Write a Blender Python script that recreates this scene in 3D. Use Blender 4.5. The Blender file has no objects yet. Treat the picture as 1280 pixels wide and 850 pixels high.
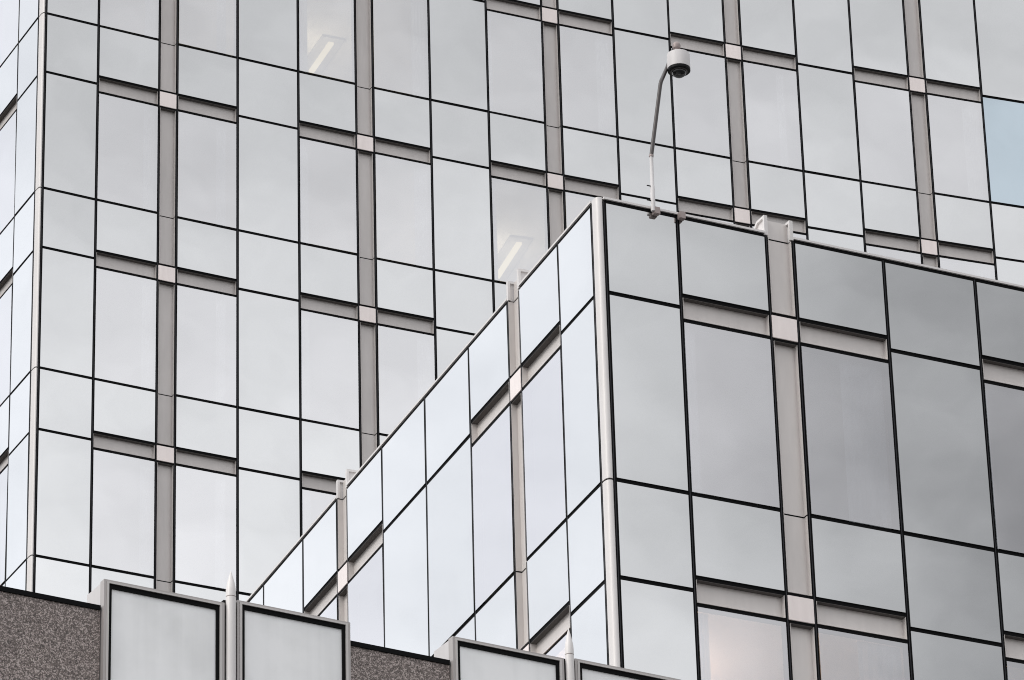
import bpy, bmesh, math, random
from mathutils import Vector, Matrix, Euler
random.seed(11)
C = bpy.context.scene.collection
sc = bpy.context.scene

# ------------------------------------------------------------------ camera
CAM_Z = 1.7
F_PX, PITCH, ROLL = 6012.03, 0.4739665, -0.0290954
cp, sp, cr, sr = math.cos(PITCH), math.sin(PITCH), math.cos(ROLL), math.sin(ROLL)
FW = Vector((0, cp, sp)); UP0 = Vector((0, -sp, cp)); RT0 = Vector((1, 0, 0))
RT = cr*RT0 + sr*UP0; UP = -sr*RT0 + cr*UP0
cam_d = bpy.data.cameras.new('camera'); cam = bpy.data.objects.new('camera', cam_d); C.objects.link(cam)
cam_d.sensor_fit = 'HORIZONTAL'; cam_d.sensor_width = 36.0; cam_d.lens = F_PX*36.0/1280.0
cam_d.clip_start = 0.5; cam_d.clip_end = 6000
m = Matrix((RT, UP, -FW)).transposed().to_4x4(); m.translation = Vector((0, 0, CAM_Z))
cam.matrix_world = m
sc.camera = cam
ORI = Vector((0, 0, CAM_Z))

# ------------------------------------------------------------------ world (overcast) and sun
SUN_EL, SUN_AZ = math.radians(35), math.radians(212)      # direction towards the sun, az from +X
sun_dir = Vector((math.cos(SUN_EL)*math.cos(SUN_AZ), math.cos(SUN_EL)*math.sin(SUN_AZ), math.sin(SUN_EL)))
W = bpy.data.worlds.new('World'); sc.world = W; W.use_nodes = True
nt = W.node_tree; nt.nodes.clear()
def wn(t, **k):
    n = nt.nodes.new(t)
    for a, b in k.items(): setattr(n, a, b)
    return n
def lk(a, b): nt.links.new(a, b)
out = wn('ShaderNodeOutputWorld'); bg = wn('ShaderNodeBackground'); lk(bg.outputs[0], out.inputs[0])
bg.inputs['Strength'].default_value = 0.1
sky = wn('ShaderNodeTexSky', sky_type='NISHITA', sun_disc=False)
sky.sun_elevation = SUN_EL; sky.sun_rotation = math.pi/2 - SUN_AZ
tc = wn('ShaderNodeTexCoord')
def mth(op, a, b=None, clamp=False):
    n = wn('ShaderNodeMath', operation=op, use_clamp=clamp)
    for i, v in enumerate((a, b)):
        if v is None: continue
        if isinstance(v, (int, float)): n.inputs[i].default_value = v
        else: lk(v, n.inputs[i])
    return n.outputs[0]
def lobe(az, el, r0, r1):
    """1 inside r0 degrees of a sky direction, falling smoothly to 0 at r1 degrees"""
    d = wn('ShaderNodeVectorMath', operation='DOT_PRODUCT')
    nrm = wn('ShaderNodeVectorMath', operation='NORMALIZE'); lk(tc.outputs['Generated'], nrm.inputs[0])
    lk(nrm.outputs[0], d.inputs[0])
    a, e = math.radians(az), math.radians(el)
    d.inputs[1].default_value = (math.cos(e)*math.cos(a), math.cos(e)*math.sin(a), math.sin(e))
    mr = wn('ShaderNodeMapRange', interpolation_type='SMOOTHSTEP')
    lk(d.outputs['Value'], mr.inputs['Value'])
    mr.inputs['From Min'].default_value = math.cos(math.radians(r1)); mr.inputs['From Max'].default_value = math.cos(math.radians(r0))
    return mr.outputs['Result']
def cloud_noise(scale, detail, rough, off):
    mp = wn('ShaderNodeMapping'); lk(tc.outputs['Generated'], mp.inputs['Vector'])
    mp.inputs['Location'].default_value = off; mp.inputs['Scale'].default_value = (1, 1, 1.7)
    n = wn('ShaderNodeTexNoise'); lk(mp.outputs[0], n.inputs['Vector'])
    n.inputs['Scale'].default_value = scale; n.inputs['Detail'].default_value = detail; n.inputs['Roughness'].default_value = rough
    return n.outputs['Fac']
n1 = cloud_noise(3.2, 5, .5, (2.1, .4, 1.3))
n2 = cloud_noise(9, 5, .5, (7.3, 4.1, .2))
n3 = cloud_noise(26, 5, .52, (1.7, 9.1, 3.3))
SKY_BASE = 8.4
lum = mth('ADD', mth('MULTIPLY', mth('SUBTRACT', n1, .5), 3.0), SKY_BASE)
lum = mth('ADD', lum, mth('MULTIPLY', mth('SUBTRACT', n2, .5), 3.6))
lum = mth('ADD', lum, mth('MULTIPLY', mth('SUBTRACT', n3, .5), 4.6))
lum = mth('ADD', lum, mth('MULTIPLY', lobe(130, 20, 6, 42), 6.8))       # thin bright cloud low on the left
lum = mth('SUBTRACT', lum, mth('MULTIPLY', lobe(-18, 26, 5, 18.6), 3.6))   # a darker rain cloud
sep = wn('ShaderNodeSeparateXYZ'); lk(tc.outputs['Generated'], sep.inputs[0])
lum = mth('ADD', lum, mth('MULTIPLY', lobe(-44, 17.5, 5, 14.6), 5.6))    # brighter low cloud bank
zen = wn('ShaderNodeMapRange', interpolation_type='SMOOTHSTEP'); lk(sep.outputs['Z'], zen.inputs['Value'])
zen.inputs['From Min'].default_value = .60; zen.inputs['From Max'].default_value = .95
lum = mth('ADD', lum, mth('MULTIPLY', zen.outputs['Result'], 9.0))       # overcast: brightest overhead
lum = mth('ADD', lum, mth('MULTIPLY', lobe(-120, 38, 15, 60), 5.0))      # bright cloud behind the viewer
comb = wn('ShaderNodeCombineColor')
lk(mth('MULTIPLY', lum, .993), comb.inputs[0]); lk(lum, comb.inputs[1]); lk(mth('MULTIPLY', lum, 1.022), comb.inputs[2])
mix = wn('ShaderNodeMix', data_type='RGBA'); lk(mth('SUBTRACT', .94, mth('MULTIPLY', lobe(139, 30, 2, 15), .27)), mix.inputs['Factor'])
lk(sky.outputs[0], mix.inputs['A']); lk(comb.outputs[0], mix.inputs['B'])
lk(mix.outputs['Result'], bg.inputs['Color'])

sun_d = bpy.data.lights.new('sun', 'SUN'); sun_d.energy = 1.5; sun_d.angle = math.radians(25); sun_d.color = (1, .96, .9)
sun = bpy.data.objects.new('sun', sun_d); C.objects.link(sun)
sun.rotation_euler = sun_dir.to_track_quat('Z', 'Y').to_euler(); sun.location = (0, 0, 150)

vs = sc.view_settings
vs.view_transform = 'Standard'; vs.look = 'None'; vs.exposure = 0.0; vs.gamma = 1.0; vs.use_curve_mapping = False
sc.render.engine = 'CYCLES'
cy = sc.cycles
cy.filter_width = 1.05; cy.max_bounces = 8; cy.transparent_max_bounces = 8; cy.use_denoising = True; cy.sample_clamp_indirect = 6

# ------------------------------------------------------------------ materials
MATS = {}
def new_mat(name):
    mt = bpy.data.materials.new(name); mt.use_nodes = True; mt.node_tree.nodes.clear(); MATS[name] = mt
    return mt, mt.node_tree
def nd(t, kind, **k):
    n = t.nodes.new(kind)
    for a, b in k.items(): setattr(n, a, b)
    return n
def pr(t, base, metallic=0., rough=.5, spec=.5):
    o = nd(t, 'ShaderNodeOutputMaterial'); p = nd(t, 'ShaderNodeBsdfPrincipled'); t.links.new(p.outputs[0], o.inputs[0])
    p.inputs['Base Color'].default_value = (*base, 1); p.inputs['Metallic'].default_value = metallic
    p.inputs['Roughness'].default_value = rough; p.inputs['Specular IOR Level'].default_value = spec
    return p
def metal(name, base, metallic, rough, var=.10, streak=6.0):
    """weathered coated aluminium: faint vertical run-off streaks and blotches"""
    mt, t = new_mat(name); p = pr(t, base, metallic, rough)
    g = nd(t, 'ShaderNodeNewGeometry'); mp = nd(t, 'ShaderNodeMapping'); t.links.new(g.outputs['Position'], mp.inputs['Vector'])
    mp.inputs['Scale'].default_value = (streak*2, streak*2, streak*.35)
    n = nd(t, 'ShaderNodeTexNoise'); t.links.new(mp.outputs[0], n.inputs['Vector']); n.inputs['Scale'].default_value = 1; n.inputs['Detail'].default_value = 5
    n2 = nd(t, 'ShaderNodeTexNoise'); t.links.new(g.outputs['Position'], n2.inputs['Vector']); n2.inputs['Scale'].default_value = 1.3
    oi = nd(t, 'ShaderNodeObjectInfo')
    a = nd(t, 'ShaderNodeMath', operation='ADD'); t.links.new(n.outputs['Fac'], a.inputs[0]); t.links.new(n2.outputs['Fac'], a.inputs[1])
    b = nd(t, 'ShaderNodeMath', operation='MULTIPLY_ADD'); t.links.new(oi.outputs['Random'], b.inputs[0]); b.inputs[1].default_value = .35; t.links.new(a.outputs[0], b.inputs[2])
    mr = nd(t, 'ShaderNodeMapRange'); t.links.new(b.outputs[0], mr.inputs['Value'])
    mr.inputs['From Min'].default_value = .7; mr.inputs['From Max'].default_value = 1.65
    mr.inputs['To Min'].default_value = 1-var; mr.inputs['To Max'].default_value = 1+var
    mx = nd(t, 'ShaderNodeVectorMath', operation='SCALE'); mx.inputs[0].default_value = base; t.links.new(mr.outputs[0], mx.inputs['Scale'])
    t.links.new(mx.outputs[0], p.inputs['Base Color'])
    return mt
metal('coated_aluminium', (.52, .49, .475), .25, .45, .08)
metal('pale_coated_aluminium', (.61, .575, .555), .2, .45, .07)
metal('node_aluminium', (.80, .725, .70), .3, .42, .09)
metal('bright_aluminium', (.66, .635, .625), .1, .5, .05)
metal('frame_metal', (.40, .375, .365), .25, .45, .08)
metal('inner_frame_metal', (.52, .495, .48), .25, .4, .06)
metal('post_metal', (.66, .635, .625), .1, .5, .06)
metal('brown_metal', (.30, .25, .24), .3, .5, .12)
metal('white_paint', (.56, .54, .54), 0, .5, .07)
metal('mast_metal', (.05, .042, .041), .1, .4, .15)
mt, t = new_mat('black_gasket'); pr(t, (.0035, .0035, .004), 0, .6, .08)
mt, t = new_mat('gasket_rib'); pr(t, (.03, .03, .034), .2, .4, .2)
mt, t = new_mat('shaded_soffit'); pr(t, (.09, .082, .078), 0, .7, .2)  # shade on the undersides of the metal channels, put into the base colour
mt, t = new_mat('black_plastic'); pr(t, (.006, .006, .0065), 0, .5, .1)
mt, t = new_mat('dome_plastic'); pr(t, (.006, .006, .007), 0, .06)
mt, t = new_mat('roof_membrane'); pr(t, (.25, .25, .25), 0, .9)
mt, t = new_mat('ceiling_tile'); pr(t, (.72, .70, .66), 0, .9)
mt, t = new_mat('office_wall'); pr(t, (.35, .34, .33), 0, .9)
mt, t = new_mat('blind_fabric'); pr(t, (.75, .76, .78), 0, .9)

def glass(name, refl, refl_tint, back, see=None, rough=.0, bump=.02, var=.03):
    """mirror-coated pane. see: tint of what shows through (None = opaque back-painted panel)"""
    mt, t = new_mat(name)
    o = nd(t, 'ShaderNodeOutputMaterial'); mixs = nd(t, 'ShaderNodeMixShader')
    gl = nd(t, 'ShaderNodeBsdfGlossy'); gl.inputs['Roughness'].default_value = rough
    oi = nd(t, 'ShaderNodeObjectInfo')
    mr = nd(t, 'ShaderNodeMapRange'); t.links.new(oi.outputs['Random'], mr.inputs['Value'])
    mr.inputs['To Min'].default_value = 1-var; mr.inputs['To Max'].default_value = 1+var
    vm = nd(t, 'ShaderNodeVectorMath', operation='SCALE'); vm.inputs[0].default_value = refl_tint; t.links.new(mr.outputs[0], vm.inputs['Scale'])
    t.links.new(vm.outputs[0], gl.inputs['Color'])
    g = nd(t, 'ShaderNodeNewGeometry')
    n = nd(t, 'ShaderNodeTexNoise'); t.links.new(g.outputs['Position'], n.inputs['Vector']); n.inputs['Scale'].default_value = .8; n.inputs['Detail'].default_value = 1
    bp = nd(t, 'ShaderNodeBump'); t.links.new(n.outputs['Fac'], bp.inputs['Height']); bp.inputs['Strength'].default_value = 1; bp.inputs['Distance'].default_value = bump
    t.links.new(bp.outputs[0], gl.inputs['Normal'])
    fr = nd(t, 'ShaderNodeFresnel'); fr.inputs['IOR'].default_value = 1.5
    mf = nd(t, 'ShaderNodeMapRange'); t.links.new(fr.outputs[0], mf.inputs['Value'])
    mf.inputs['From Min'].default_value = .04; mf.inputs['From Max'].default_value = .45
    mf.inputs['To Min'].default_value = refl; mf.inputs['To Max'].default_value = 1
    t.links.new(mf.outputs[0], mixs.inputs[0])
    if see is None:
        b = nd(t, 'ShaderNodeBsdfDiffuse'); b.inputs['Color'].default_value = (*back, 1)
    else:
        b = nd(t, 'ShaderNodeBsdfTransparent'); b.inputs['Color'].default_value = (*see, 1)
    t.links.new(b.outputs[0], mixs.inputs[1]); t.links.new(gl.outputs[0], mixs.inputs[2]); t.links.new(mixs.outputs[0], o.inputs[0])
    return mt
glass('tower_vision_glass', .63, (.985, .98, .99), None, (.78, .78, .80), bump=.003)
glass('tower_panel_glass', .64, (.975, .98, .98), (.06, .062, .062), bump=.003)
glass('block_vision_glass', .59, (.98, .97, .985), None, (.74, .74, .78), bump=.0022)
glass('block_panel_glass', .62, (.975, .98, .98), (.055, .058, .058), bump=.0022)
# tinted pane
glass('blue_glass', .58, (.82, .93, 1.0), (.12, .16, .20), bump=.003)

mt, t = new_mat('clear_glass'); o = nd(t, 'ShaderNodeOutputMaterial'); b = nd(t, 'ShaderNodeBsdfTransparent'); b.inputs['Color'].default_value = (.95, .97, .96, 1); t.links.new(b.outputs[0], o.inputs[0])

def infill(name):
    mt, t = new_mat(name); p = pr(t, (.6, .6, .6), 0, .28)
    g = nd(t, 'ShaderNodeNewGeometry')
    mp = nd(t, 'ShaderNodeMapping'); t.links.new(g.outputs['Position'], mp.inputs['Vector']); mp.inputs['Scale'].default_value = (6, 6, .22)
    n = nd(t, 'ShaderNodeTexNoise'); t.links.new(mp.outputs[0], n.inputs['Vector']); n.inputs['Scale'].default_value = 1; n.inputs['Detail'].default_value = 4
    n2 = nd(t, 'ShaderNodeTexNoise'); t.links.new(g.outputs['Position'], n2.inputs['Vector']); n2.inputs['Scale'].default_value = 1.5; n2.inputs['Detail'].default_value = 7
    mu = nd(t, 'ShaderNodeMath', operation='MULTIPLY_ADD'); t.links.new(n.outputs['Fac'], mu.inputs[0]); mu.inputs[1].default_value = .6; t.links.new(n2.outputs['Fac'], mu.inputs[2])
    cr_ = nd(t, 'ShaderNodeValToRGB'); t.links.new(mu.outputs[0], cr_.inputs[0])
    e = cr_.color_ramp.elements; e[0].position = .56; e[0].color = (.77, .775, .775, 1); e[1].position = .86; e[1].color = (.89, .893, .895, 1)
    t.links.new(cr_.outputs[0], p.inputs['Base Color'])
infill('white_glass')

mt, t = new_mat('granite'); p = pr(t, (.1, .1, .1), 0, .55)
g = nd(t, 'ShaderNodeNewGeometry')
v = nd(t, 'ShaderNodeTexVoronoi'); v.inputs['Scale'].default_value = 92; t.links.new(g.outputs['Position'], v.inputs['Vector'])
n = nd(t, 'ShaderNodeTexNoise'); n.inputs['Scale'].default_value = 100; n.inputs['Detail'].default_value = 3; n.inputs['Roughness'].default_value = .7; t.links.new(g.outputs['Position'], n.inputs['Vector'])
nb = nd(t, 'ShaderNodeTexNoise'); nb.inputs['Scale'].default_value = 26; nb.inputs['Detail'].default_value = 3; t.links.new(g.outputs['Position'], nb.inputs['Vector'])
nm_ = nd(t, 'ShaderNodeMath', operation='MULTIPLY_ADD'); t.links.new(nb.outputs['Fac'], nm_.inputs[0]); nm_.inputs[1].default_value = .55; nm_.inputs[2].default_value = -.275
sx = nd(t, 'ShaderNodeSeparateColor'); t.links.new(v.outputs['Color'], sx.inputs[0])
ad = nd(t, 'ShaderNodeMath', operation='MULTIPLY_ADD'); t.links.new(sx.outputs[0], ad.inputs[0]); ad.inputs[1].default_value = .55; t.links.new(n.outputs['Fac'], ad.inputs[2])
ad2 = nd(t, 'ShaderNodeMath', operation='ADD'); t.links.new(ad.outputs[0], ad2.inputs[0]); t.links.new(nm_.outputs[0], ad2.inputs[1])
rp = nd(t, 'ShaderNodeValToRGB'); t.links.new(ad2.outputs[0], rp.inputs[0])
e = rp.color_ramp.elements; e[0].position = .40; e[0].color = (.050, .039, .035, 1); e[1].position = 1.12; e[1].color = (.46, .395, .37, 1)
e2 = e.new(.72); e2.color = (.135, .108, .098, 1); e3 = e.new(.9); e3.color = (.25, .205, .19, 1)
t.links.new(rp.outputs[0], p.inputs['Base Color'])

mt, t = new_mat('paving'); p = pr(t, (.12, .12, .12), 0, .85)
g = nd(t, 'ShaderNodeNewGeometry'); n = nd(t, 'ShaderNodeTexNoise'); n.inputs['Scale'].default_value = .8; n.inputs['Detail'].default_value = 8; t.links.new(g.outputs['Position'], n.inputs['Vector'])
rp = nd(t, 'ShaderNodeValToRGB'); t.links.new(n.outputs['Fac'], rp.inputs[0]); rp.color_ramp.elements[0].color = (.05, .05, .05, 1); rp.color_ramp.elements[1].color = (.11, .105, .10, 1)
t.links.new(rp.outputs[0], p.inputs['Base Color'])

def emit(name, col, s):
    mt, t = new_mat(name); o = nd(t, 'ShaderNodeOutputMaterial'); e = nd(t, 'ShaderNodeEmission'); t.links.new(e.outputs[0], o.inputs[0])
    e.inputs[0].default_value = (*col, 1); e.inputs[1].default_value = s
emit('lamp_tube', (1, .84, .52), .95)
emit('lamp_bowl', (1, .72, .56), 14)

# ------------------------------------------------------------------ helpers
def obj(name, bm, mats, parent=None, smooth=False):
    me = bpy.data.meshes.new(name)
    bmesh.ops.recalc_face_normals(bm, faces=bm.faces[:])
    if smooth:
        for f in bm.faces: f.smooth = True
    bm.to_mesh(me); bm.free()
    for mname in ([mats] if isinstance(mats, str) else mats): me.materials.append(MATS[mname])
    if smooth: me.set_sharp_from_angle(angle=math.radians(32))
    o = bpy.data.objects.new(name, me); C.objects.link(o)
    if parent is not None: o.parent = parent
    return o
def thing(name, label, cat, loc=(0, 0, 0), group=None):
    o = bpy.data.objects.new(name, None); C.objects.link(o); o.location = loc; o.empty_display_size = .3
    o['label'] = label; o['category'] = cat
    if group: o['group'] = group
    return o
def tag(o, label, cat, group=None):
    o['label'] = label; o['category'] = cat
    if group: o['group'] = group
    return o
def hexa(bm, P, mi=0):
    """P: 8 points, bottom ring 0-3, top ring 4-7"""
    v = [bm.verts.new(p) for p in P]
    for f in ((3, 2, 1, 0), (4, 5, 6, 7), (0, 1, 5, 4), (1, 2, 6, 5), (2, 3, 7, 6), (3, 0, 4, 7)):
        fc = bm.faces.new([v[i] for i in f]); fc.material_index = mi
    return v
def quad(bm, P, mi=0):
    fc = bm.faces.new([bm.verts.new(p) for p in P]); fc.material_index = mi
def ring(c, ax, r, n=20, squash=None):
    ax = ax.normalized(); a = ax.orthogonal().normalized(); b = ax.cross(a)
    return [c + r*(math.cos(2*math.pi*i/n)*a + math.sin(2*math.pi*i/n)*b) for i in range(n)]
def lathe(bm, base, prof, n=28, mi=0, axis=Vector((0, 0, 1)), cap=True):
    """prof: list of (radius, height along axis)"""
    prev = None
    for k, (r, h) in enumerate(prof):
        vs_ = [bm.verts.new(p) for p in ring(base+axis*h, axis, max(r, 1e-4), n)]
        if prev:
            for i in range(n):
                f = bm.faces.new((prev[i], prev[(i+1) % n], vs_[(i+1) % n], vs_[i])); f.material_index = mi
        elif cap: bm.faces.new(vs_[::-1]).material_index = mi
        prev = vs_
    if cap: bm.faces.new(prev).material_index = mi
def tube(bm, pts, rad, n=14, mi=0):
    """tube through points with a radius per point"""
    prev = None; A = None
    for i, p in enumerate(pts):
        d = (pts[min(i+1, len(pts)-1)] - pts[max(i-1, 0)]).normalized()
        if A is None: A = d.orthogonal().normalized()
        A = (A - d*A.dot(d)).normalized(); B = d.cross(A)
        r = rad[i]
        vs_ = [bm.verts.new(p + r*(math.cos(2*math.pi*j/n)*A + math.sin(2*math.pi*j/n)*B)) for j in range(n)]
        if prev:
            for j in range(n): bm.faces.new((prev[j], prev[(j+1) % n], vs_[(j+1) % n], vs_[j])).material_index = mi
        else: bm.faces.new(vs_[::-1]).material_index = mi
        prev = vs_
    bm.faces.new(prev).material_index = mi
def ray(x, y):
    return (RT*((x-640)/F_PX) - UP*((y-425)/F_PX) + FW).normalized()
def on_plane(x, y, p0, nrm):
    d = ray(x, y); return ORI + d*((p0-ORI).dot(nrm)/d.dot(nrm))
def to_px(p):
    q = p-ORI; z = q.dot(FW); return 640+F_PX*q.dot(RT)/z, 425-F_PX*q.dot(UP)/z

class Face:
    """a facade: (u along the wall, z, depth outwards) -> world"""
    def __init__(s, ox, oy, ang, curve=0., flip=1):
        s.o = Vector((ox, oy, 0)); s.d = Vector((math.cos(ang), math.sin(ang), 0)); s.pp = Vector((-s.d.y, s.d.x, 0)); s.k = curve; s.flip = flip
    def nrm(s, u):
        tg = (s.d + s.pp*(2*s.k*u)).normalized(); return Vector((tg.y, -tg.x, 0))*s.flip
    def __call__(s, u, z, dep=0.):
        p = s.o + s.d*u + s.pp*(s.k*u*u) + s.nrm(u)*dep
        return Vector((p.x, p.y, z))
    def box(s, bm, u0, u1, z0, z1, d0, d1, mi=0):
        hexa(bm, [s(u0, z0, d0), s(u1, z0, d0), s(u1, z0, d1), s(u0, z0, d1), s(u0, z1, d0), s(u1, z1, d0), s(u1, z1, d1), s(u0, z1, d1)], mi)

A = 0.505000903
FT = Face(-9.2516674, 82.9811791, A, -.0033217698)
FS = Face(-9.2516674, 82.9811791, A+math.pi/2-.0332685919, 0, -1)
FL = Face(1.13160599, 54.3086937, A-.0416846870)
FM = Face(1.13160599, 54.3086937, A-.0416846870+math.pi/2-.0616227050, 0, -1)
G = .060           # joint between panes
REC = .088         # depth of the recessed metal channels

def in_view(face, u0, u1, z0, z1, mx=1500, my=170):
    ps = [to_px(face(u, z)) for u in (u0, u1) for z in (z0, z1)]
    return max(p[0] for p in ps) > -mx and min(p[0] for p in ps) < 1280+mx and max(p[1] for p in ps) > -my and min(p[1] for p in ps) < 850+my

def pane(face, u0, u1, z0, z1, name, mat, parent, tilt=.0045, th=.02):
    bm = bmesh.new()
    u0 += G/2; u1 -= G/2; z0 += G/2; z1 -= G/2
    a, b = random.uniform(-1, 1)*tilt, random.uniform(-1, 1)*tilt
    hu, hz = (u1-u0)/2, (z1-z0)/2
    def dd(i, j): return a*i*hu + b*j*hz
    P = [face(u0, z0, dd(-1, -1)-th), face(u1, z0, dd(1, -1)-th), face(u1, z0, dd(1, -1)), face(u0, z0, dd(-1, -1)),
         face(u0, z1, dd(-1, 1)-th), face(u1, z1, dd(1, 1)-th), face(u1, z1, dd(1, 1)), face(u0, z1, dd(-1, 1))]
    hexa(bm, P, 1 if 'vision' in mat else 0); bm.faces.ensure_lookup_table(); bm.faces[4].material_index = 0
    return obj(name, bm, [mat, 'clear_glass'] if 'vision' in mat else mat, parent)
def tray(face, u0, u1, z0, z1, name, parent, ret=(1, 1, 1, 1), mat='coated_aluminium'):
    """recessed metal channel: back plate and its returns (left, right, bottom, top)"""
    g = G/2
    bm = bmesh.new(); t = .004
    u0 += g; u1 -= g
    z0 += g if ret[2] else .011; z1 -= g if ret[3] else .011
    face.box(bm, u0, u1, z0, z1, -REC-t, -REC)
    f = -.004
    if ret[0]: face.box(bm, u0, u0+t, z0, z1, -REC+.0005, f)
    if ret[1]: face.box(bm, u1-t, u1, z0, z1, -REC+.0005, f)
    if ret[2]: face.box(bm, u0+t+.0005, u1-t-.0005, z0, z0+t, -REC+.0005, f)
    if ret[3]: face.box(bm, u0+t+.0005, u1-t-.0005, z1-t, z1, -REC+.0005, f, 1)  # top return: its underside shade is painted by the darker material
    return obj(name, bm, [mat, 'shaded_soffit'], parent)

def facade(face, cols, kinds, bands, hlines, parent, prefix, top=None, bottom=None, blinds=(), special=None, win_lights=None):
    """cols: edges; kinds: per bay P panel, W window, X pilaster; bands: [(zb, zt)], hlines: [z] ; top: parapet line"""
    zs_lo = bottom; zs_hi = top
    # mullions
    for i, u in enumerate(cols):
        if not in_view(face, u-.3, u+.3, zs_lo, zs_hi): continue
        bm = bmesh.new(); face.box(bm, u-G/2-.001, u+G/2+.001, zs_lo, zs_hi, -.13, -.016)
        face.box(bm, u-.005, u+.005, zs_lo, zs_hi, -.0155, -.004, 1)
        obj('mullion', bm, ['black_gasket', 'gasket_rib'], parent)
    def strip(name, zc, i0, i1, d0=-.1315, d1=-.018):
        """one rail running unbroken over the bays i0..i1"""
        us = [cols[i0]+G/2+.0012] + list(cols[i0+1:i1+1]) + [cols[i1+1]-G/2-.0012]
        bm = bmesh.new(); h = G/2+.001; prev = None
        for u in us:
            r = [bm.verts.new(face(u, zc-h, d0)), bm.verts.new(face(u, zc-h, d1)), bm.verts.new(face(u, zc+h, d1)), bm.verts.new(face(u, zc+h, d0))]
            if prev:
                for j in range(4): bm.faces.new((prev[j], prev[(j+1) % 4], r[(j+1) % 4], r[j]))
            else: bm.faces.new(r[::-1])
            prev = r
        bm.faces.new(prev); obj(name, bm, 'black_gasket', parent)
    def span(name, zc, want):
        run = []
        for i, k in enumerate(list(kinds)+['.']):
            ok = k in want and in_view(face, cols[i], cols[i+1], zc-.1, zc+.1)
            if ok: run.append(i)
            elif run: strip(name, zc, run[0], run[-1]); run = []
    for zb, zt in bands:
        span('band_rail', zt, 'WX'); span('band_rail', zb, 'WX'); span('transom', (zb+zt)/2-UOFF, 'P')
    for z in hlines:
        if z < zs_hi - .3 and z > zs_lo: span('transom', z, 'WP')
    if TOPLINE: span('top_rail', top-.001, 'WP')
    for i, k in enumerate(kinds):
        u0, u1 = cols[i], cols[i+1]
        if not in_view(face, u0, u1, zs_lo, zs_hi): continue
        if k == 'X':
            bm = bmesh.new(); face.box(bm, u0+G/2+.002, u1-G/2-.002, zs_lo, zs_hi+.04, -.16, -REC-.008); obj('channel_liner', bm, 'black_gasket', parent)
        # vertical stops
        if k == 'P': stops = [(zb+zt)/2-UOFF for zb, zt in bands] + list(hlines)
        elif k == 'W' or k == 'X': stops = [z for b in bands for z in b] + list(hlines)
        stops = sorted(z for z in stops if zs_lo < z < zs_hi)
        stops = [zs_lo] + stops + [zs_hi]
        bset = {round(zb, 4) for zb, zt in bands}; tset = {round(zt, 4) for zb, zt in bands}; hset = {round(z, 4) for z in hlines}
        for z0, z1 in zip(stops, stops[1:]):
            if z1-z0 < .12 or not in_view(face, u0, u1, z0, z1): continue
            r0, r1 = round(z0, 4), round(z1, 4)
            isband = r0 in bset and r1 in tset
            if k == 'P':
                mat = prefix+'_panel_glass'
                if special and special(u0, z0): mat = special(u0, z0)
                pane(face, u0, u1, z0, z1, 'glass_panel', mat, parent)
            elif k == 'W':
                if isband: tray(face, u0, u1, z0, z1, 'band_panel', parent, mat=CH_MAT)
                elif r0 in tset or z1-z0 < 1.35: pane(face, u0, u1, z0, z1, 'spandrel_panel', prefix+'_panel_glass', parent)
                else:
                    w = pane(face, u0, u1, z0, z1, 'window', prefix+'_vision_glass', parent)
                    for (ua, ub) in blinds.get(i, ()) if isinstance(blinds, dict) else ():
                        bm = bmesh.new(); L_ = u1-u0
                        # softly folded curtain strip just behind the glass
                        n_ = 9; pts = [(u0+L_*(ua+(ub-ua)*q/n_), -.16-.012*(q % 2)) for q in range(n_+1)]
                        for (a_, da), (b_, db) in zip(pts, pts[1:]):
                            hexa(bm, [face(a_, z0+.03, da-.004), face(b_, z0+.03, db-.004), face(b_, z0+.03, db), face(a_, z0+.03, da),
                                      face(a_, z1-.03, da-.004), face(b_, z1-.03, db-.004), face(b_, z1-.03, db), face(a_, z1-.03, da)])
                        obj('curtain', bm, 'blind_fabric', w)
            else:
                if isband:
                    bm = bmesh.new(); face.box(bm, u0+.016, u1-.016, z0+.016, z1-.016, -.03, .0)
                    bmesh.ops.bevel(bm, geom=bm.edges[:], offset=.004, segments=2, affect='EDGES')
                    bm2 = bm; obj('joint_plate', bm2, 'node_aluminium', parent)
                    bm = bmesh.new(); face.box(bm, u0+.004, u1-.004, z0+.004, z1-.004, -.10, -.031); obj('plate_backing', bm, 'black_gasket', parent)
                else:
                    tray(face, u0, u1, z0, z1, 'pilaster_panel', parent, (1, 1, 1 if r0 in tset else 0, 1 if r1 in bset else 0), CH_MAT)

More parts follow.
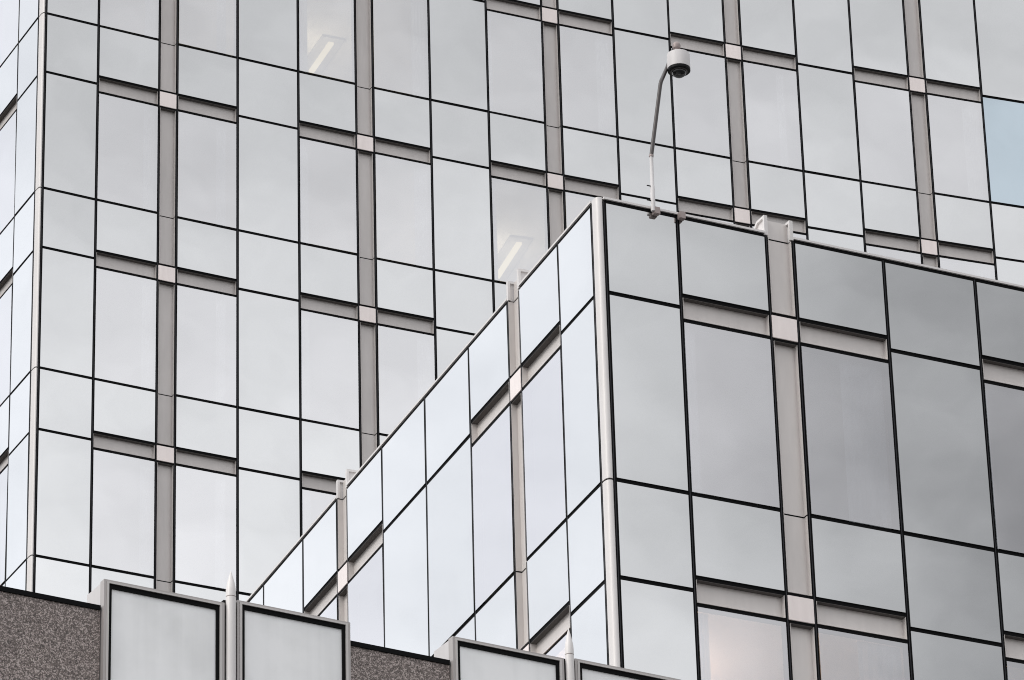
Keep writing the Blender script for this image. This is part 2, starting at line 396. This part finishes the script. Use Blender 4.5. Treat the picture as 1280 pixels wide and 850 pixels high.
def corner(fR, fL, uR, uL, stops, parent, top_cap=False):
    """quarter-round metal corner between the right-hand and the left-hand facade"""
    segs = 10
    def arc(u_r, u_l, off):
        pR, pL = fR(u_r, 0, off), fL(u_l, 0, off)
        # control point at the corner, pulled in for a rounded nose
        oc = fR.o.copy(); oc = oc + ((pR-oc)+(pL-oc))*-.06
        return [(1-q)**2*pR + 2*q*(1-q)*oc + q*q*pL for q in [i/segs for i in range(segs+1)]]
    pts = arc(uR, uL, -.004); inn = [p + (fR.nrm(0)+fL.nrm(0))*-.10 for p in (pts[0], pts[-1])]
    for z0, z1 in zip(stops, stops[1:]):
        bm = bmesh.new(); loop = pts + inn[::-1]
        lo = [bm.verts.new((p.x, p.y, z0+.013)) for p in loop]; hi = [bm.verts.new((p.x, p.y, z1-.013)) for p in loop]
        n_ = len(loop)
        for i in range(n_): bm.faces.new((lo[i], lo[(i+1) % n_], hi[(i+1) % n_], hi[i]))
        bm.faces.new(lo[::-1]); bm.faces.new(hi)
        obj('corner_trim', bm, 'bright_aluminium', parent)
    bm = bmesh.new(); c0 = fR.o + (fR.nrm(0)+fL.nrm(0))*-.016
    loop = [p + (c0-fR.o) for p in pts] + [p + (fR.nrm(0)+fL.nrm(0))*-.02 for p in inn[::-1]]
    lo = [bm.verts.new((p.x, p.y, stops[0])) for p in loop]; hi = [bm.verts.new((p.x, p.y, stops[-1]-.012)) for p in loop]; n_ = len(loop)
    for i in range(n_): bm.faces.new((lo[i], lo[(i+1) % n_], hi[(i+1) % n_], hi[i]))
    bm.faces.new(lo[::-1]); bm.faces.new(hi); obj('trim_core', bm, 'black_gasket', parent)

def prism(bm, foot, z0, z1, mi=0):
    lo = [bm.verts.new((p.x, p.y, z0)) for p in foot]; hi = [bm.verts.new((p.x, p.y, z1)) for p in foot]; n_ = len(foot)
    for i in range(n_): bm.faces.new((lo[i], lo[(i+1) % n_], hi[(i+1) % n_], hi[i])).material_index = mi
    bm.faces.new(lo[::-1]).material_index = mi; bm.faces.new(hi).material_index = mi

# ------------------------------------------------------------------ ground
bm = bmesh.new(); s_ = 3000
quad(bm, [Vector((-s_, -s_, 0)), Vector((s_, -s_, 0)), Vector((s_, s_, 0)), Vector((-s_, s_, 0))])
g_ = obj('ground', bm, 'paving'); g_['kind'] = 'structure'

# ------------------------------------------------------------------ the tower
Z = CAM_Z
UOFF = 0.0; TOPLINE = False; CH_MAT = 'coated_aluminium'
tower = thing('office_tower', 'tall mirror-glass office tower with grey pilasters, filling the background behind the lower block', 'building', FT(0, 0, 0))
tower.location = (0, 0, 0)
colsT = [.082, 1.231, 2.575, 2.970, 4.305, 5.663, 6.966, 7.355, 8.654, 9.986, 11.289, 11.670, 12.962, 14.287, 15.606, 15.991, 17.303, 18.649, 19.982, 20.376, 21.720, 23.07, 24.37, 24.76, 26.06]
while colsT[-1] < 37: colsT += [colsT[-1]+d for d in (1.33, 2.64, 3.03, 4.34)]
kT = ('P' + 'WXWP'*12)[:len(colsT)-1]
Hs = [Z+50.29, Z+46.274, Z+42.294, Z+38.289]
bandsT = [(Z+52.791, Z+53.156), (Z+48.743, Z+49.107), (Z+44.765, Z+45.125), (Z+40.79, Z+41.146), (Z+36.79, Z+37.15)]
TOP_T, BOT_T = Z+57.6, Z+34.9
cur = {1: ((.80, .99),), 3: ((.70, .86),), 5: ((.05, .22),), 7: ((.74, .99),), 9: ((.03, .15),), 11: ((.72, .97),), 13: ((.02, .14),), 15: ((.66, .80),), 19: ((.68, .98),)}
blue = lambda u0, z0: 'blue_glass' if (abs(u0-21.72) < .01 and abs(z0-(Z+50.29)) < .1) else None
facade(FT, colsT, kT, bandsT, Hs, tower, 'tower', TOP_T, BOT_T, cur, blue)
colsS = [.222, 1.342, 2.69, 3.08, 4.42, 5.78, 7.1, 7.49, 8.82, 10.18, 11.52, 11.91, 13.24, 14.6]
while colsS[-1] < 25: colsS += [colsS[-1]+d for d in (1.34, 1.73, 3.06, 4.42)]
facade(FS, colsS, ('P' + 'WXWP'*8)[:len(colsS)-1], bandsT, Hs, tower, 'tower', TOP_T, BOT_T, {})
corner(FT, FS, .082-G/2, .222-G/2, [BOT_T] + Hs[::-1] + [TOP_T], tower)

def inner(face_pts, dep):  # footprint helper
    return face_pts
# body: core set back from the glass, ceilings, closed lower storeys and roof
far = colsT[-1]+.03
R_ = [FT(u, 0, -5.5) for u in (2, 8, 14, 20, 28, far-.5)]
backR = FT(far, 0, -26); backL = FS(26, 0, 0) + FT.d*5.5
core = [FT(0, 0, -5.5) + FT.d*5.0] + R_ + [backR, backL]
bm = bmesh.new(); prism(bm, core, BOT_T-.5, TOP_T+16); obj('office_wall', bm, 'office_wall', tower)
slab = [FT(.25, 0, -.2)] + [FT(u, 0, -.2) for u in (4, 8, 12, 16, 20, 24, 28, 32, far)] + [backR, FS(26, 0, -.2), FS(.35, 0, -.2)]
for zb, zt in bandsT:
    bm = bmesh.new(); prism(bm, slab, zb+.03, zt+1.0); obj('ceiling', bm, 'ceiling_tile', tower)
full = [FT(.1, 0, -.0)] + [FT(u, 0, 0) for u in (4, 8, 12, 16, 20, 24, 28, 32, far)] + [backR, FS(26, 0, 0), FS(.2, 0, 0)]
bm = bmesh.new(); prism(bm, full, 0, BOT_T-.003); obj('lower_storeys', bm, 'tower_panel_glass', tower)
bm = bmesh.new(); prism(bm, full, TOP_T+.003, TOP_T+16); obj('upper_storeys', bm, 'tower_panel_glass', tower)
bm = bmesh.new(); prism(bm, [p + (FT.pp+FT.d*0)*.0 for p in full], TOP_T+16.004, TOP_T+16.4); obj('roof', bm, 'roof_membrane', tower)

# ------------------------------------------------------------------ the lower block
TOPLINE = True; UOFF = 0.0; CH_MAT = 'pale_coated_aluminium'
block = thing('office_block', 'lower glass office block with a sharp corner and flat parapet, before the tower', 'building')
P_ = Z+29.861                                  # the dark line under the coping
bandsL = [(Z+28.351, Z+28.71), (Z+24.36, Z+24.731), (Z+20.36, Z+20.731)]
HL = [Z+25.887, Z+21.887]
colsL = [.117, 1.183, 2.496, 2.899, 4.258, 5.660, 7.0, 7.4, 8.75, 10.15, 11.5, 11.9, 13.25, 14.65, 16.0, 16.4, 17.75, 19.15, 20.5, 20.9, 22.25, 23.65]
kL = 'PWXWPWXWP' + 'WXWP'*3
colsM = [.171, 1.28, 2.628, 3.027, 4.421, 6.07, 7.743, 9.165, 9.572, 11.003, 12.731, 14.4, 15.8, 16.2, 17.6, 19.25, 20.9, 22.3, 22.7, 24.1]
kM = 'PWXWPPWXWPPWXWPPWXW'
BOT_L = Z+19.4
curL = {1: ((.01, .20),), 3: ((.50, .97),), 5: ((.03, .12),)}
facade(FL, colsL, kL, bandsL, HL, block, 'block', P_, BOT_L, curL)
facade(FM, colsM, kM, bandsL, HL, block, 'block', P_, BOT_L, {})
corner(FL, FM, .117-G/2, .171-G/2, [BOT_L] + HL[::-1] + [P_+.062], block)
def coping(face, u0, u1):
    bm = bmesh.new(); z = P_+G/2+.002
    face.box(bm, u0, u1, z, z+.030, -.42, .006)
    obj('coping', bm, 'bright_aluminium', block)
for face, cols, kinds in ((FL, colsL, kL), (FM, colsM, kM)):
    run = [cols[0]+.0]
    for i, k in enumerate(kinds):
        if k == 'X': coping(face, run[0], cols[i]-.004); run = [cols[i+1]+.004]
    coping(face, run[0], cols[-1])
def pilaster_cap(face, u0, u1):
    """the channel runs on above the parapet: back plate between two flanged fins with a chamfered rear corner"""
    z0, z1 = P_+.010, P_+.30
    bm = bmesh.new(); face.box(bm, u0+.03, u1-.03, z0+.001, z1-.02, -REC-.006, -REC); obj('cap_back', bm, 'pale_coated_aluminium', block)
    for u in (u0+.012, u1-.012):
        bm = bmesh.new(); h = .006
        prof = [(.002, z0), (.002, z1), (-.20, z1), (-.43, z1-.17), (-.43, z0)]
        def ext(pr_, a, b, mi=0):
            lo = [bm.verts.new(face(a, z, d)) for d, z in pr_]; hi = [bm.verts.new(face(b, z, d)) for d, z in pr_]; n_ = len(pr_)
            for i in range(n_): bm.faces.new((lo[i], lo[(i+1) % n_], hi[(i+1) % n_], hi[i])).material_index = mi
            bm.faces.new(lo[::-1]).material_index = mi; bm.faces.new(hi).material_index = mi
        ext(prof, u-h, u+h)
        # raised flange along front, top, chamfer and rear
        w = .035
        ins = [(.002-w, z0), (.002-w, z1-w), (-.20+w*.45, z1-w), (-.43+w, z1-.17-w*.45), (-.43+w, z0)]
        for i in range(4):
            q = [prof[i], prof[i+1], ins[i+1], ins[i]]
            for a, b in ((u-h-.028, u-h-.0005), (u+h+.0005, u+h+.012)): ext(q, a, b)
        obj('cap_fin', bm, 'bright_aluminium', block)
for face, cols, kinds in ((FL, colsL, kL), (FM, colsM, kM)):
    for i, k in enumerate(kinds):
        if k == 'X': pilaster_cap(face, cols[i], cols[i+1])
fR = colsL[-1]+.03; fL_ = colsM[-1]+.03
def quadf(dR, dL):
    a = FL(dL, 0, -dR); b = FL(fR, 0, -dR); c = FL(fR, 0, 0) + (FM(fL_, 0, 0)-FM.o); d = FM(fL_, 0, -dL)
    # inner corner
    cc = FL.o - FL.nrm(0)*dR - FM.nrm(0)*dL
    return [cc, b, c, d]
bm = bmesh.new(); prism(bm, quadf(4.5, 4.5), BOT_L-.3, P_-.45); obj('office_wall', bm, 'office_wall', block)
for zb, zt in bandsL:
    bm = bmesh.new(); prism(bm, quadf(.2, .2), zb+.03, zt+(.9 if zt < P_-2 else .55)); obj('ceiling', bm, 'ceiling_tile', block)
bm = bmesh.new(); prism(bm, quadf(.2, .2), P_-.30, P_-.22); obj('roof', bm, 'roof_membrane', block)
bm = bmesh.new(); prism(bm, quadf(.0, .0), 0, BOT_L-.003); obj('lower_storeys', bm, 'block_panel_glass', block)

# ------------------------------------------------------------------ podium in front
DF = 43.0
d0 = ray(435, 775); p0 = ORI + d0*(DF/math.hypot(d0.x, d0.y))
angF = A + .02
dF = Vector((math.cos(angF), math.sin(angF), 0)); nF = Vector((dF.y, -dF.x, 0)); bF = Vector((-dF.y, dF.x, 0))
FF = Face(p0.x, p0.y, angF)
def fu(x, y, dep=0.):
    q = on_plane(x, y, p0+nF*dep, nF); return (q-p0).dot(dF), q.z
podium = thing('podium', 'dark granite parapet wall with silver-framed white panels, along the bottom edge in front', 'wall')
podium.location = (0, 0, 0)
BASE_F = p0.z-2.6
def framed(xl, yl, xr, yr):
    u0, za = fu(xl, yl); u1, zb = fu(xr, yr); zt = (za+zb)/2
    pn = None
    fw_, gk = .052, .032
    bm = bmesh.new(); FF.box(bm, u0+fw_+gk, u1-fw_-gk, BASE_F, zt-.036-.044, -.05, -.03); pn = obj('framed_panel', bm, 'white_glass', podium)
    ft = .036; e_ = .0008
    def ushape(a0, a1, zhi, w, h, da, db):
        """an upside-down U: two stiles and a head in one piece"""
        pr_ = [(a0, BASE_F), (a0, zhi), (a1, zhi), (a1, BASE_F), (a1-w, BASE_F), (a1-w, zhi-h), (a0+w, zhi-h), (a0+w, BASE_F)]
        bm = bmesh.new(); lo = [bm.verts.new(FF(a, z, da)) for a, z in pr_]; hi = [bm.verts.new(FF(a, z, db)) for a, z in pr_]
        for i in range(8): bm.faces.new((lo[i], lo[(i+1) % 8], hi[(i+1) % 8], hi[i]))
        for f in ((0, 1, 6, 7), (1, 2, 5, 6), (2, 3, 4, 5)):
            bm.faces.new([lo[i] for i in f]); bm.faces.new([hi[i] for i in f])
        return bm
    obj('frame', ushape(u0, u1, zt, .026, .018, -.09, -.004), 'frame_metal', pn)
    obj('inner_frame', ushape(u0+.027, u1-.027, zt-.019, fw_-.028, .017, -.09, .002), 'inner_frame_metal', pn)
    obj('gasket', ushape(u0+fw_+e_, u1-fw_-e_, zt-ft-e_, gk-e_, .044, -.08, -.012), 'black_gasket', pn)
    # return behind the frame
    bm = bmesh.new(); FF.box(bm, u0+.004, u1-.004, BASE_F, zt-.012, -.40, -.0905); obj('panel_return', bm, 'white_paint', podium)
    return u0, u1, zt
pan = [framed(130.5, 726.5, 281, 750), framed(296.8, 752, 438, 775.5), framed(566, 796.5, 705, 821), framed(718.9, 823, 852, 849)]
def granite(u0, u1, x, y):
    _, zt = fu(x, y, -.06)
    bm = bmesh.new(); FF.box(bm, u0, u1, BASE_F, zt-.05, -.16, -.06); gw = obj('granite_panel', bm, 'granite', podium)
    bm = bmesh.new(); FF.box(bm, u0, u1, zt-.0495, zt, -.20, -.045); obj('wall_cap', bm, 'black_gasket', gw)
granite(pan[0][0]-(pan[2][0]-pan[1][1])+.012, pan[0][0]-.012, 65, 745.5)
granite(pan[1][1]+.012, pan[2][0]-.012, 502, 814)
per = pan[2][0]-pan[0][0]; gap_ = pan[2][0]-pan[1][1]
def px_of(u, z): return to_px(FF(u, z))
for k in (-2, -1, 2, 3):
    for a in (pan[0], pan[1]):
        l_, r_ = px_of(a[0]+k*per, a[2]), px_of(a[1]+k*per, a[2]); framed(*l_, *r_)
    if k != -1: granite(pan[1][1]+k*per+.012, pan[2][0]+k*per-.012, 502, 814)
granite(pan[1][1]+per+.012, pan[2][0]+per-.012, 502, 814)
bm = bmesh.new(); FF.box(bm, pan[0][0]-9.0, pan[3][1]+11, 0, BASE_F-.002, -14, -.05); obj('podium_wall', bm, 'granite', podium)
bm = bmesh.new(); FF.box(bm, pan[0][0]-9.0, pan[3][1]+11, BASE_F, BASE_F+.3, -14, -.45); obj('roof', bm, 'roof_membrane', podium)
for ua, ub, zr in ((pan[0][1], pan[1][0], pan[1][2]), (pan[2][1], pan[3][0], pan[3][2])):
    bm = bmesh.new(); FF.box(bm, ua+.001, ub-.001, BASE_F, zr-.015, -.14, -.03); obj('recess', bm, 'black_gasket', podium)

def finial_post(x0, x1, yj, ytip, label):
    u0, zj = fu(x0, yj); u1, _ = fu(x1, yj); uc = (u0+u1)/2; r = (u1-u0)/2*.97
    _, zt = fu((x0+x1)/2+.8, ytip)
    root = thing('finial_post', label, 'post', FF(uc, BASE_F, -.01), 'pointed posts between the white panels')
    b = Vector((0, 0, 0)); h = zj-BASE_F
    bm = bmesh.new(); lathe(bm, b, [(r, 0), (r, h-.004)], 36); obj('shaft', bm, 'post_metal', root, True)
    bm = bmesh.new(); lathe(bm, b, [(r*.93, h-.003), (r*.93, h+.003)], 36); obj('joint', bm, 'brown_metal', root)
    L_ = zt-zj
    bm = bmesh.new(); lathe(bm, b, [(r, h+.004), (r, h+L_*.22), (r*.93, h+L_*.36), (r*.72, h+L_*.55), (r*.42, h+L_*.76), (r*.16, h+L_*.92), (.002, h+L_)], 36); obj('spire', bm, 'post_metal', root, True)
finial_post(283.2, 295.0, 745, 713, 'pointed silver metal post between the two left white panels')
finial_post(707.4, 717.3, 817.5, 785, 'pointed silver metal post between the two right white panels, below the block corner')

# ------------------------------------------------------------------ camera mast on the parapet
def lp(x, y, dep=0.):
    return on_plane(x, y, FL.o+FL.nrm(0)*dep, FL.nrm(0))
D0 = .055
foot = lp(817, 262, D0)
mast = thing('camera_mast', 'white dome security camera hanging from a thin bent pole on the block parapet', 'security camera', foot)
def rel(p): return p-foot
P1, P2, P3 = lp(816.6, 264, D0), lp(814.1, 195, D0), lp(825.6, 104, D0)
bm = bmesh.new(); tube(bm, [rel(P1), rel(P1.lerp(P2, .45)), rel(P1.lerp(P2, .46)), rel(P2)], [.031, .0295, .025, .024], 18); obj('lower_pole', bm, 'white_paint', mast, True)
bm = bmesh.new(); tube(bm, [rel(P2.lerp(P3, -.012)), rel(P2.lerp(P3, .012))], [.031, .031], 18); obj('collar', bm, 'brown_metal', mast, True)
bm = bmesh.new(); tube(bm, [rel(P2), rel(P3)], [.027, .026], 18); obj('upper_pole', bm, 'mast_metal', mast, True)
bm = bmesh.new()
bend = [(825.4, 106), (826.4, 101.5), (828.6, 96.5), (833.6, 85), (837, 76), (839.5, 68), (841.2, 62), (843.2, 58.6), (845.8, 58.0)]
tube(bm, [rel(lp(x, y, D0 - (.10 if 3 <= i <= 6 else .0 if i < 2 else .05))) for i, (x, y) in enumerate(bend)], [.027]*3 + [.025]*3 + [.020]*3, 14); obj('bent_arm', bm, 'mast_metal', mast, True)
hc = rel(lp(848.2, 77.2, D0)); Zv = Vector((0, 0, 1))
R = .152
bm = bmesh.new(); kc = hc - FL.d*.02; lathe(bm, kc, [(.05, .10), (.032, .14), (.030, .18), (.050, .20), (.056, .235), (.050, .265), (.03, .288), (.004, .296)], 24); obj('knuckle', bm, 'brown_metal', mast, True)
bm = bmesh.new(); lathe(bm, hc, [(R, -.11), (R, .095), (R*.97, .108), (R*.85, .114), (.05, .118)], 40)
hs = obj('housing', bm, 'white_paint', mast, True)
bm = bmesh.new(); lathe(bm, hc, [(R*.95, -.150), (R*.992, -.146), (R*1.0, -.126), (R*.995, -.1105)], 40); obj('trim_ring', bm, 'black_plastic', mast, True)
bm = bmesh.new(); lathe(bm, hc, [(.100, -.160), (.112, -.160), (.114, -.1505)], 40); obj('dome_collar', bm, 'mast_metal', mast, True)
bm = bmesh.new(); rd = .096; lathe(bm, hc-Zv*.1605, [(rd, 0)] + [(rd*math.cos(a), -rd*.78*math.sin(a)) for a in [i*math.pi/18 for i in range(1, 9)]] + [(.002, -rd*.78)], 32); obj('dome', bm, 'dome_plastic', mast, True)
def bracket(x0, x1, y0, y1, dep0, dep1):
    q = lp((x0+x1)/2, (y0+y1)/2, 0); u = (q-FL.o).dot(FL.d); hw = .043
    bm = bmesh.new(); FL.box(bm, u-hw, u+hw, q.z-.052, q.z+.05, dep0, dep1)
    bmesh.ops.bevel(bm, geom=bm.edges[:], offset=.006, segments=2, affect='EDGES')
    return bm, u, q.z
bm, u_, z_ = bracket(812.8, 823.6, 260.5, 271.5, .0075, .085)
bmesh.ops.translate(bm, verts=bm.verts[:], vec=-foot); obj('base_bracket', bm, 'brown_metal', mast)
bm = bmesh.new()
for (x, y) in ((811.3, 232.2), (811.3, 250.3)):
    c_ = rel(lp(x, y, D0)); lathe(bm, c_-FL.d*.03, [(.008, 0), (.008, .065)], 10, axis=FL.d)
obj('clamp_bolt', bm, 'black_plastic', mast)
bm, u_, z_ = bracket(844.8, 855, 266.3, 277.5, .0075, .085)
br = tag(obj('clamp_bracket', bm, 'brown_metal'), 'small empty brownish bracket clamped on the parapet right of the camera pole', 'bracket')

# ------------------------------------------------------------------ lit fixtures seen through the glass, then one added lamp that stays unseen
GLOW_SIDE = 1
def ceiling_light(xa, ya, xb, yb, zc, label):
    """strip light on the ceiling plane zc; its axis runs from pixel a (near) to b (far)"""
    pa = ORI + ray(xa, ya)*((zc-ORI.z)/ray(xa, ya).z); pb = ORI + ray(xb, yb)*((zc-ORI.z)/ray(xb, yb).z)
    c_ = (pa+pb)/2; ax = (pb-pa); L_ = min(ax.length, 2.2); ax.normalize(); sd = Vector((-ax.y, ax.x, 0))
    root = thing('ceiling_light', label, 'ceiling light', c_, 'ceiling lights inside the tower')
    bm = bmesh.new(); hw = .30
    def bx(a0, a1, s0, s1, z0, z1):
        hexa(bm, [ax*a0+sd*s0+Vector((0, 0, z0)), ax*a1+sd*s0+Vector((0, 0, z0)), ax*a1+sd*s1+Vector((0, 0, z0)), ax*a0+sd*s1+Vector((0, 0, z0)),
                  ax*a0+sd*s0+Vector((0, 0, z1)), ax*a1+sd*s0+Vector((0, 0, z1)), ax*a1+sd*s1+Vector((0, 0, z1)), ax*a0+sd*s1+Vector((0, 0, z1))])
    bx(-L_/2-.16, L_/2+.16, -.26, .26, -.05, -.004); obj('housing', bm, 'office_wall', root)
    bm = bmesh.new(); bx(-L_/2, L_/2, -.06, .06, -.10, -.0505); obj('tube', bm, 'lamp_tube', root)
    for sg in (1,):
        pl = bpy.data.lights.new('lamp_glow', 'POINT'); pl.energy = 26; pl.color = (1, .86, .62); pl.shadow_soft_size = .12
        po = bpy.data.objects.new('lamp_glow', pl); C.objects.link(po); po.parent = root; po.location = sd*sg*GLOW_SIDE*.5 + ax*-.5 + Vector((0, 0, -.8))
ceiling_light(414, 50, 389, 86, Z+52.791+.03, 'lit strip light on the tower ceiling, seen through glass near the top left')
ceiling_light(649, 300, 621, 343, Z+48.743+.03, 'lit strip light on the tower ceiling, seen just above the block parapet')
# unseen lamp added in the block room to give the window its warm glow
q = FL(1.5, Z+23.6, -2.1)
lamp = thing('added_uplighter', 'added lamp out of view, giving a warm glow to the lowest window right of the block corner', 'lamp', q)
bm = bmesh.new(); lathe(bm, Vector((0, 0, 0)), [(.04, 0), (.16, .10), (.17, .14)], 24); obj('bowl', bm, 'brown_metal', lamp, True)
bm = bmesh.new(); lathe(bm, Vector((0, 0, 0)), [(.155, .142), (.155, .150)], 24); obj('bulb', bm, 'lamp_bowl', lamp)
bm = bmesh.new(); lathe(bm, Vector((0, 0, 0)), [(.02, -.7), (.02, -.001)], 12); obj('stem', bm, 'brown_metal', lamp)
pl = bpy.data.lights.new('lamp_glow', 'POINT'); pl.energy = 85; pl.color = (1, .60, .40); pl.shadow_soft_size = .12
po = bpy.data.objects.new('lamp_glow', pl); C.objects.link(po); po.parent = lamp; po.location = (0, 0, .35)

# ------------------------------------------------------------------ bays that run on outside the picture: one part per building
bpy.context.view_layer.update()
def outside(o, pad=45):
    if o.name.split('.')[0] in ('office_wall', 'ceiling', 'lower_storeys', 'upper_storeys', 'roof', 'podium_wall', 'coping', 'trim_core'): return False
    ps = [to_px(o.matrix_world @ v.co) for v in o.data.vertices]
    xs = [p[0] for p in ps]; ys = [p[1] for p in ps]
    return max(xs) < -pad or min(xs) > 1280+pad or max(ys) < -pad or min(ys) > 850+pad
for b in (tower, block, podium):
    bm = bmesh.new(); slots = []
    for o in list(b.children):
        if o.type != 'MESH' or not outside(o): continue
        for p in [o] + list(o.children):
            n0 = len(bm.faces); bm.from_mesh(p.data); bm.faces.ensure_lookup_table()
            names = [mm.name for mm in p.data.materials]
            for nm in names:
                if nm not in slots: slots.append(nm)
            for f in bm.faces[n0:]: f.material_index = slots.index(names[min(f.material_index, len(names)-1)])
        for p in list(o.children) + [o]: bpy.data.objects.remove(p, do_unlink=True)
    if slots: ob = obj('outer_bays', bm, slots, b); ob['kind'] = 'stuff'
